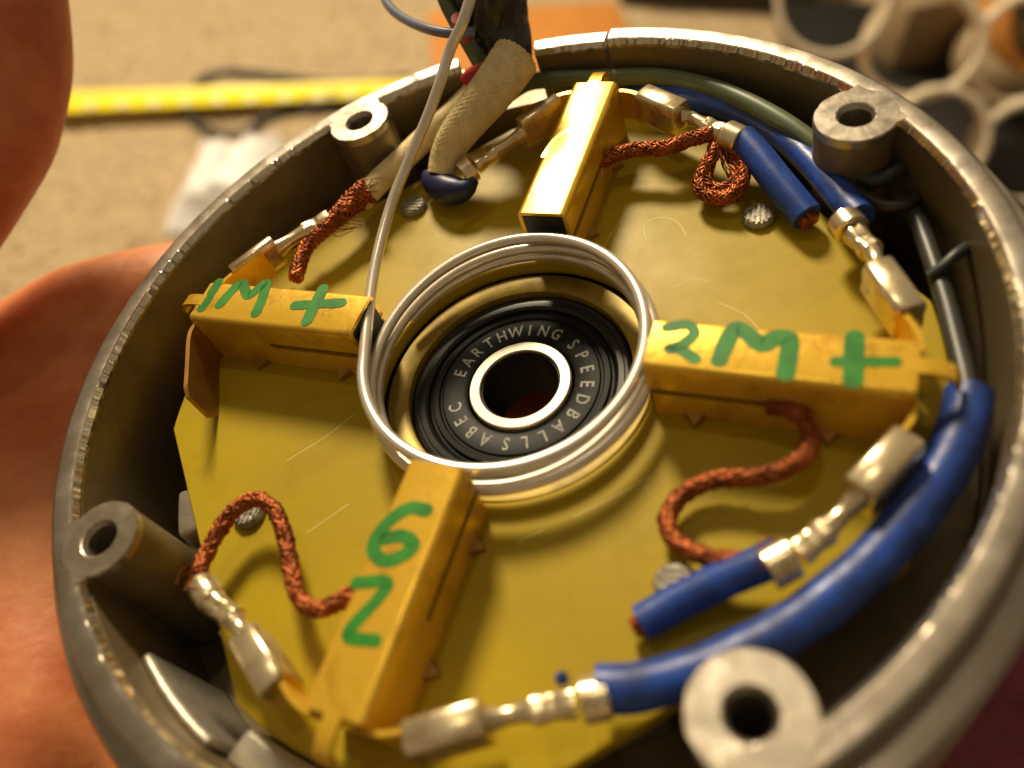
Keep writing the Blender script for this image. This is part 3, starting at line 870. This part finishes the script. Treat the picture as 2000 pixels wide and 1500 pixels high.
# ------------------------------------------------------------------ solder wire coil
def solder():
    pts = list(reversed([(-13.26, 0.87, 17.7), (-13.81, 4.76, 18.0), (-14.05, 10.11, 18.8), (-13.25, 15.6, 20.4), (-11.3, 19.69, 22.6), (-9.12, 22.82, 25.0), (-7.57, 24.94, 27.0), (-6.21, 27.6, 29.0), (-4.4, 28.75, 31.0), (-2.44, 31.94, 34.0)]))
    n = 150
    a0 = 187.0
    turns = 2.9
    for i in range(n + 1):
        t = i / n
        u = turns * t
        a = math.radians(a0 + 360 * u)
        r = 13.1 + 0.55 * math.sin(u * 3.9 + 2.6) * min(1.0, u * 2)
        z = 17.5 - 1.42 * u + 0.62 * math.sin(a + 0.35 * u) * min(1.0, u * 3)
        cx = 0.15 + 0.35 * math.sin(u * 2.1); cy = -0.3 + 0.25 * math.cos(u * 1.7)
        pts.append((cx + r * math.cos(a), cy + r * math.sin(a), z))
    return pts
o = tube('solder_wire', solder(), 0.56, 'solder', n=16, step=0.5, org=(0, 0, 14))
tag(o, 'silvery solder wire coiled above the bearing with a long tail rising up', 'solder wire')

# ================================================================== the hand
def hand():
    chains = [  # (x, y, z, radius) in mm of the motor frame
        [(-104, -4, -8, 13.5), (-84, 8, -2, 12), (-66, 17, 2, 10.8), (-54, 23, 0.5, 9.4), (-42, 27, -8.3, 8.8), (-24, 29, -9.2, 8.4), (-8, 28, -8.2, 7.6), (0, 27, -7.6, 6.6)],
        [(-106, -24, -14, 14), (-86, -12, -11, 12), (-66, -3, -10.5, 11), (-46, 5, -10.6, 9.8), (-22, 10, -9.8, 8.8), (-4, 7, -8.8, 7.8), (5, 5, -8.0, 6.8)],
        [(-102, -46, -19, 14), (-84, -36, -16, 12), (-66, -26, -13, 10.8), (-46, -17, -11, 9.6), (-24, -11, -9.8, 8.6), (-8, -14, -8.6, 7.4), (-2, -15, -8, 6.6)],
        [(-94, -66, -24, 13), (-76, -55, -20, 11), (-60, -46, -16, 9.6), (-44, -38, -11.5, 8.4), (-28, -31, -9, 7.6), (-16, -29, -8, 6.4)],
        [(-104, -4, -8, 13.5), (-122, -26, -14, 18), (-140, -44, -20, 20), (-168, -64, -30, 23), (-215, -100, -42, 25), (-290, -150, -60, 31)],
        [(-106, -24, -14, 14), (-122, -40, -19, 18), (-142, -60, -26, 20), (-168, -72, -32, 22)],
        [(-102, -46, -19, 14), (-118, -60, -25, 17), (-140, -74, -31, 19), (-168, -78, -34, 21)],
        [(-94, -66, -24, 13), (-112, -78, -29, 15), (-136, -84, -33, 18), (-168, -80, -35, 20)],
        THUMB,
        [(-100, -14, -11, 15), (-82, 0, -8, 14), (-66, 6, -9, 12), (-52, 12, -11, 9)],
        [(-100, -34, -17, 16), (-82, -20, -14, 15), (-66, -14, -13.5, 13), (-52, -6, -13, 10)],
        [(-96, -55, -22, 15), (-78, -42, -18, 14), (-62, -34, -15.5, 12.5), (-50, -27, -13.5, 10)],
        [(-90, -8, -8, 15), (-80, -30, -7, 15), (-70, -50, -8, 13.5), (-60, -62, -10, 11)],
        [(-74, 6, -4, 12.5), (-67, -12, -3, 13), (-60, -30, -3, 12.5), (-52, -43, -4, 11), (-44, -54, -7, 9)],
        [(-64, 12, -3, 11), (-60.5, -4, -4, 12), (-57.5, -20, -4, 11.5), (-51, -34, -4, 11)],
    ]
    bm = bmesh.new()
    for ch in chains:
        P = [Vector(c[:3]) for c in ch]; Rr = [c[3] for c in ch]
        for i in range(len(P) - 1):
            L = (P[i + 1] - P[i]).length
            k = max(2, int(L / 2.0))
            for j in range(k + (i == len(P) - 2)):
                t = j / k
                p = P[i].lerp(P[i + 1], t); r = Rr[i] * (1 - t) + Rr[i + 1] * t
                bmesh.ops.create_icosphere(bm, subdivisions=2, radius=r * MM, matrix=Matrix.Translation(p * MM))
    me = bpy.data.meshes.new('hand_raw'); bm.to_mesh(me); bm.free()
    o = bpy.data.objects.new('hand_raw', me); COL.objects.link(o)
    m = o.modifiers.new('r', 'REMESH'); m.mode = 'VOXEL'; m.voxel_size = 0.0016; m.adaptivity = 0
    m = o.modifiers.new('s', 'SMOOTH'); m.factor = 0.5; m.iterations = 22
    dg = bpy.context.evaluated_depsgraph_get()
    me2 = bpy.data.meshes.new_from_object(o.evaluated_get(dg))
    bpy.data.objects.remove(o)
    me2.name = 'hand'
    me2.materials.clear(); me2.materials.append(MT['skin'])
    for p in me2.polygons: p.use_smooth = True
    h = bpy.data.objects.new('hand', me2); COL.objects.link(h)
    h.matrix_world = MOTOR
    return tag(h, 'left hand holding the motor cap from behind with the thumb raised', 'hand')
THUMB = [(-124, -24, -10, 17), (-112, -14, 6, 14.5), (-99, -4.5, 16, 12.5), (-82, 8, 23.4, 11.2), (-72, 17.6, 28, 10.9), (-66.8, 25.3, 31.3, 10.9), (-65.2, 33, 35, 10.6), (-66, 41, 39.6, 10), (-67, 49, 44, 8.4)]
hnd = hand()

# ================================================================== the room behind
def carpet():
    V, F = [], []
    nx, ny = 330, 300
    x0, x1, y0, y1 = -0.75, 0.75, 0.05, 1.25
    for j in range(ny + 1):
        for i in range(nx + 1):
            x = x0 + (x1 - x0) * i / nx; y = y0 + (y1 - y0) * j / ny
            edge = i in (0, nx) or j in (0, ny)
            z = 0 if edge else 0.0011 * noise.noise(Vector((x * 260, y * 260, 0))) + 0.0012 * random.uniform(-1, 1)
            V.append((x, y, z))
    for j in range(ny):
        for i in range(nx):
            a = j * (nx + 1) + i
            F.append((a, a + 1, a + nx + 2, a + nx + 1))
    b = len(V)
    V += [(-3, -2, 0), (3, -2, 0), (3, 4, 0), (-3, 4, 0)]
    c = [0, nx, (ny + 1) * (nx + 1) - 1, ny * (nx + 1)]
    for k in range(4):
        F.append((b + k, b + (k + 1) % 4, c[(k + 1) % 4], c[k]))
    return V, F
V, F = carpet()
o = put('carpet', V, F, 'carpet', motor=False, smooth=False)
o['kind'] = 'structure'; o['label'] = 'beige short-pile carpet on the floor'

# tape measure blade
tm = thing('tape_measure', 'yellow tape measure blade lying across the carpet', 'tape measure', origin=[(-0.1793, 0.5344, 0.004)][0], motor=False)
def blade():
    a = [Vector(p) for p in [(-0.3259, 0.5145, 0.012), (-0.2117, 0.527, 0.01), (-0.0822, 0.5382, 0.01), (0.0, 0.5408, 0.012)]]
    V, F = [], []
    path = spline(a, 0.01)
    m = len(path); k = 9
    for i, p in enumerate(path):
        t = i / (m - 1)
        w = 0.0125
        tilt = math.radians(4 - 10 * t)
        for j in range(k):
            s = (j / (k - 1) - 0.5) * 2
            y = s * w
            z = 0.0022 * (s * s) - 0.001
            V.append(p + Vector((0, y * math.cos(tilt), z + y * math.sin(tilt))))
    for i in range(m - 1):
        for j in range(k - 1):
            q = i * k + j
            F.append((q, q + 1, q + k + 1, q + k))
    nb = len(V)
    V += [v - Vector((0, 0, 0.0006)) for v in V]
    F += [tuple(nb + q for q in reversed(f)) for f in F]
    for i in range(m - 1):
        for j in (0, k - 1):
            q = i * k + j
            F.append((q, q + k, nb + q + k, nb + q))
    return V, F, path
V, F, bp = blade()
put('blade', V, F, 'yellow', tm, motor=False)
Vd, Fd = [], []
tot = 0.0
last = bp[0]
for i in range(1, len(bp)):
    if (bp[i] - last).length > 0.0125:
        last = bp[i]
        obox(bp[i] + Vector((0, -0.0065, 0.0006)), Vector((0.0036, 0, 0)), Vector((0, 0.0028, 0.0005)), Vector((0, 0, 0.0004)), Vd, Fd)
put('printed_scale', Vd, Fd, 'ivory', tm, motor=False, smooth=False)

o = tube('thin_cable', [(-0.0744, 0.567, 0.004), (-0.1033, 0.5596, 0.004), (-0.1329, 0.5596, 0.004), (-0.1598, 0.5655, 0.004), (-0.1872, 0.5723, 0.004), (-0.2102, 0.5746, 0.004), (-0.2242, 0.5633, 0.004), (-0.2283, 0.5379, 0.004), (-0.2218, 0.5159, 0.004), (-0.206, 0.4975, 0.004), (-0.1874, 0.4911, 0.004), (-0.1736, 0.4988, 0.004), (-0.1649, 0.5159, 0.004), (-0.1455, 0.5254, 0.004), (-0.1137, 0.5267, 0.004), (-0.0714, 0.5309, 0.004)], 0.0025, 'cord', n=8, step=0.004, motor=False, org=[(-0.213, 0.5824, 0.0)][0])
tag(o, 'thin black cable looped on the carpet under the tape measure', 'cable')
o = tube('cord_plug', [(-0.1449, 0.5238, 0.006), (-0.133, 0.5273, 0.006), (-0.1213, 0.5321, 0.006)], 0.0045, 'grey_ins', n=10, step=0.004, motor=False, org=[(-0.1442, 0.5345, 0.0)][0])
tag(o, 'small grey connector on the cord beside the tape measure', 'plug')

# crumpled white plastic bag
def bag():
    A, B, C, D = [Vector(p) for p in [(-0.2024, 0.3833, 0.002), (-0.2035, 0.4746, 0.002), (-0.1522, 0.4869, 0.002), (-0.1298, 0.4039, 0.002)]]
    V, F = [], []
    n = 18
    for j in range(n + 1):
        for i in range(n + 1):
            s, t = i / n, j / n
            p = (A * (1 - s) + D * s) * (1 - t) + (B * (1 - s) + C * s) * t
            e = min(s, 1 - s, t, 1 - t)
            rid = 1 - abs(noise.noise(Vector((s * 3.1 + 4, t * 2.3, 1.0)))) * 2
            h = min(1.0, e * 5) * (0.009 + 0.010 * rid) + 0.0015 * noise.noise(Vector((s * 14, t * 14, 3)))
            p = p + Vector((0.005 * noise.noise(Vector((s * 5, t * 5, 9))), 0.005 * noise.noise(Vector((s * 5, t * 5, 19))), max(0.0005, h)))
            V.append(p)
    m = n + 1
    for j in range(n):
        for i in range(n):
            F.append((j * m + i, j * m + i + 1, (j + 1) * m + i + 1, (j + 1) * m + i))
    nb = len(V)
    V += [Vector((v.x, v.y, max(0.0002, v.z - 0.0015))) for v in V]
    F += [tuple(nb + q for q in reversed(f)) for f in list(F)]
    ring_ = [i for i in range(m)] + [j * m + n for j in range(1, m)] + [n * m + i for i in range(n - 1, -1, -1)] + [j * m for j in range(n - 1, 0, -1)]
    for q, w in zip(ring_, ring_[1:] + ring_[:1]): F.append((q, w, nb + w, nb + q))
    return V, F
V, F = bag()
o = put('plastic_bag', V, F, 'bag', motor=False, org=[(-0.1755, 0.4211, 0.0)][0], sharp=25)
tag(o, 'crumpled white plastic bag on the carpet behind the cap', 'bag')

# orange card, dark boxes and clutter at the back
def slab(name, label, cat, c, size, rz, material, rx=0.0, bev=0.002):
    V, F = obox((0, 0, 0), (size[0] / 2, 0, 0), (0, size[1] / 2, 0), (0, 0, size[2] / 2))
    Rm = Matrix.Rotation(rz, 4, 'Z') @ Matrix.Rotation(rx, 4, 'X')
    org = Vector(c)
    V = [org + (Rm @ Vector(v)) + Vector((0, 0, size[2] / 2)) for v in V]
    o = put(name, V, F, material, motor=False, org=c)
    bevel(o, bev)
    return tag(o, label, cat)
slab('orange_card', 'orange cardboard sheet on the carpet behind the taped cable', 'cardboard', [(0.0176, 0.6063, 0.0)][0], (0.155, 0.15, 0.006), 0.12, 'orange')
slab('dark_box', 'dark box standing behind the rim at the top', 'box', [(0.1734, 0.7367, 0.0)][0], (0.16, 0.10, 0.07), -0.1, 'greybox')
slab('dark_crate', 'black crate behind the plastic rings', 'crate', [(0.4386, 0.9385, 0.0)][0], (0.60, 0.16, 0.20), 0.05, 'dark')
slab('tan_carton', 'tan carton seen through the plastic rings', 'carton', [(0.2801, 0.5644, 0.02)][0], (0.05, 0.03, 0.045), 0.35, 'tan')
slab('black_tray', 'black tray on the floor right of the cap', 'tray', [(0.3407, 0.4553, 0.0)][0], (0.26, 0.40, 0.02), 0.0, 'dark')

slab('maroon_cloth', 'dark maroon folded cloth on the floor below the right rim', 'cloth', [(0.2032, 0.1282, 0.0)][0], (0.34, 0.30, 0.012), 0.2, 'maroon', bev=0.008)
def hoop(name, label, cat, c, R0, r0, tilt, material):
    V, F = [], []
    n, k = 48, 12
    Rm = Matrix.Rotation(tilt[0], 3, 'X') @ Matrix.Rotation(tilt[1], 3, 'Y')
    for i in range(n):
        a = 2 * math.pi * i / n
        for j in range(k):
            b = 2 * math.pi * j / k
            q = Vector(((R0 + r0 * math.cos(b)) * math.cos(a), (R0 + r0 * math.cos(b)) * math.sin(a), r0 * 1.6 * math.sin(b)))
            V.append(Vector(c) + Rm @ q)
    for i in range(n):
        for j in range(k):
            F.append((i * k + j, i * k + (j + 1) % k, ((i + 1) % n) * k + (j + 1) % k, ((i + 1) % n) * k + j))
    return tag(put(name, V, F, material, motor=False, org=c), label, cat)
hoop('tape_roll', 'orange tape roll seen through the ring at the right edge', 'tape roll', [(0.3504, 0.5517, 0.045)][0], 0.034, 0.010, (0.9, 0.3), 'orange')
hoop('wire_spool', 'golden coil lying under the orange tape roll behind the rings', 'spool', [(0.3357, 0.5247, 0.034)][0], 0.032, 0.009, (0.2, 0.1), 'tan')
slab('pale_case', 'narrow pale plastic case standing at the top behind the rim', 'case', [(0.2201, 0.7262, 0.0)][0], (0.012, 0.05, 0.10), 0.2, 'clear')
# cream plastic rings, a bundle leaning back
RAX = (CAMM.to_3x3() @ Vector((-0.34, -0.40, 1.0))).normalized()
def ring(c, r, th, ln, label, seed):
    ax = RAX
    e = ax.cross(Vector((0, 0, 1))).normalized(); f = e.cross(ax).normalized()
    V, F = [], []
    n = 56
    prof = [(r - th, 0), (r - th, ln), (r - th * 0.8, ln + 0.0006), (r - th * 0.2, ln + 0.0006), (r, ln), (r, 0)]
    k = len(prof)
    for i in range(n):
        a = 2 * math.pi * i / n
        w = 1 + 0.035 * math.sin(2 * a + seed) + 0.008 * math.sin(5 * a + seed * 3)
        for rr, d in prof:
            V.append(Vector(c) + (e * math.cos(a) + f * math.sin(a)) * rr * w + ax * (d - ln))
    for i in range(n):
        for q in range(k):
            q2 = (q + 1) % k; i2 = (i + 1) % n
            F.append((i * k + q, i * k + q2, i2 * k + q2, i2 * k + q))
    o = put('plastic_ring', V, F, 'pvc', motor=False, org=c)
    return tag(o, label, 'ring', 'cream plastic rings in a bundle')
ring((0.1794, 0.4687, 0.103), 0.0323, 0.0040, 0.022, 'cream plastic ring cut off by the top edge, leftmost of the bundle', 0.0)
ring((0.2296, 0.4491, 0.0849), 0.0314, 0.0040, 0.022, 'cream plastic ring directly above the upper right screw boss', 1.7)
ring((0.2896, 0.4474, 0.0828), 0.0303, 0.0040, 0.022, 'cream plastic ring at the right edge above the others', 3.4)
ring((0.2383, 0.4097, 0.0483), 0.0280, 0.0040, 0.022, 'cream plastic ring half hidden behind the rim', 5.1)
ring((0.2901, 0.4047, 0.0433), 0.0291, 0.0040, 0.022, 'cream plastic ring at the right edge just above the black tray', 6.8)
ring((0.2826, 0.4936, 0.1227), 0.0303, 0.0040, 0.022, 'cream plastic ring in the top right corner', 8.5)
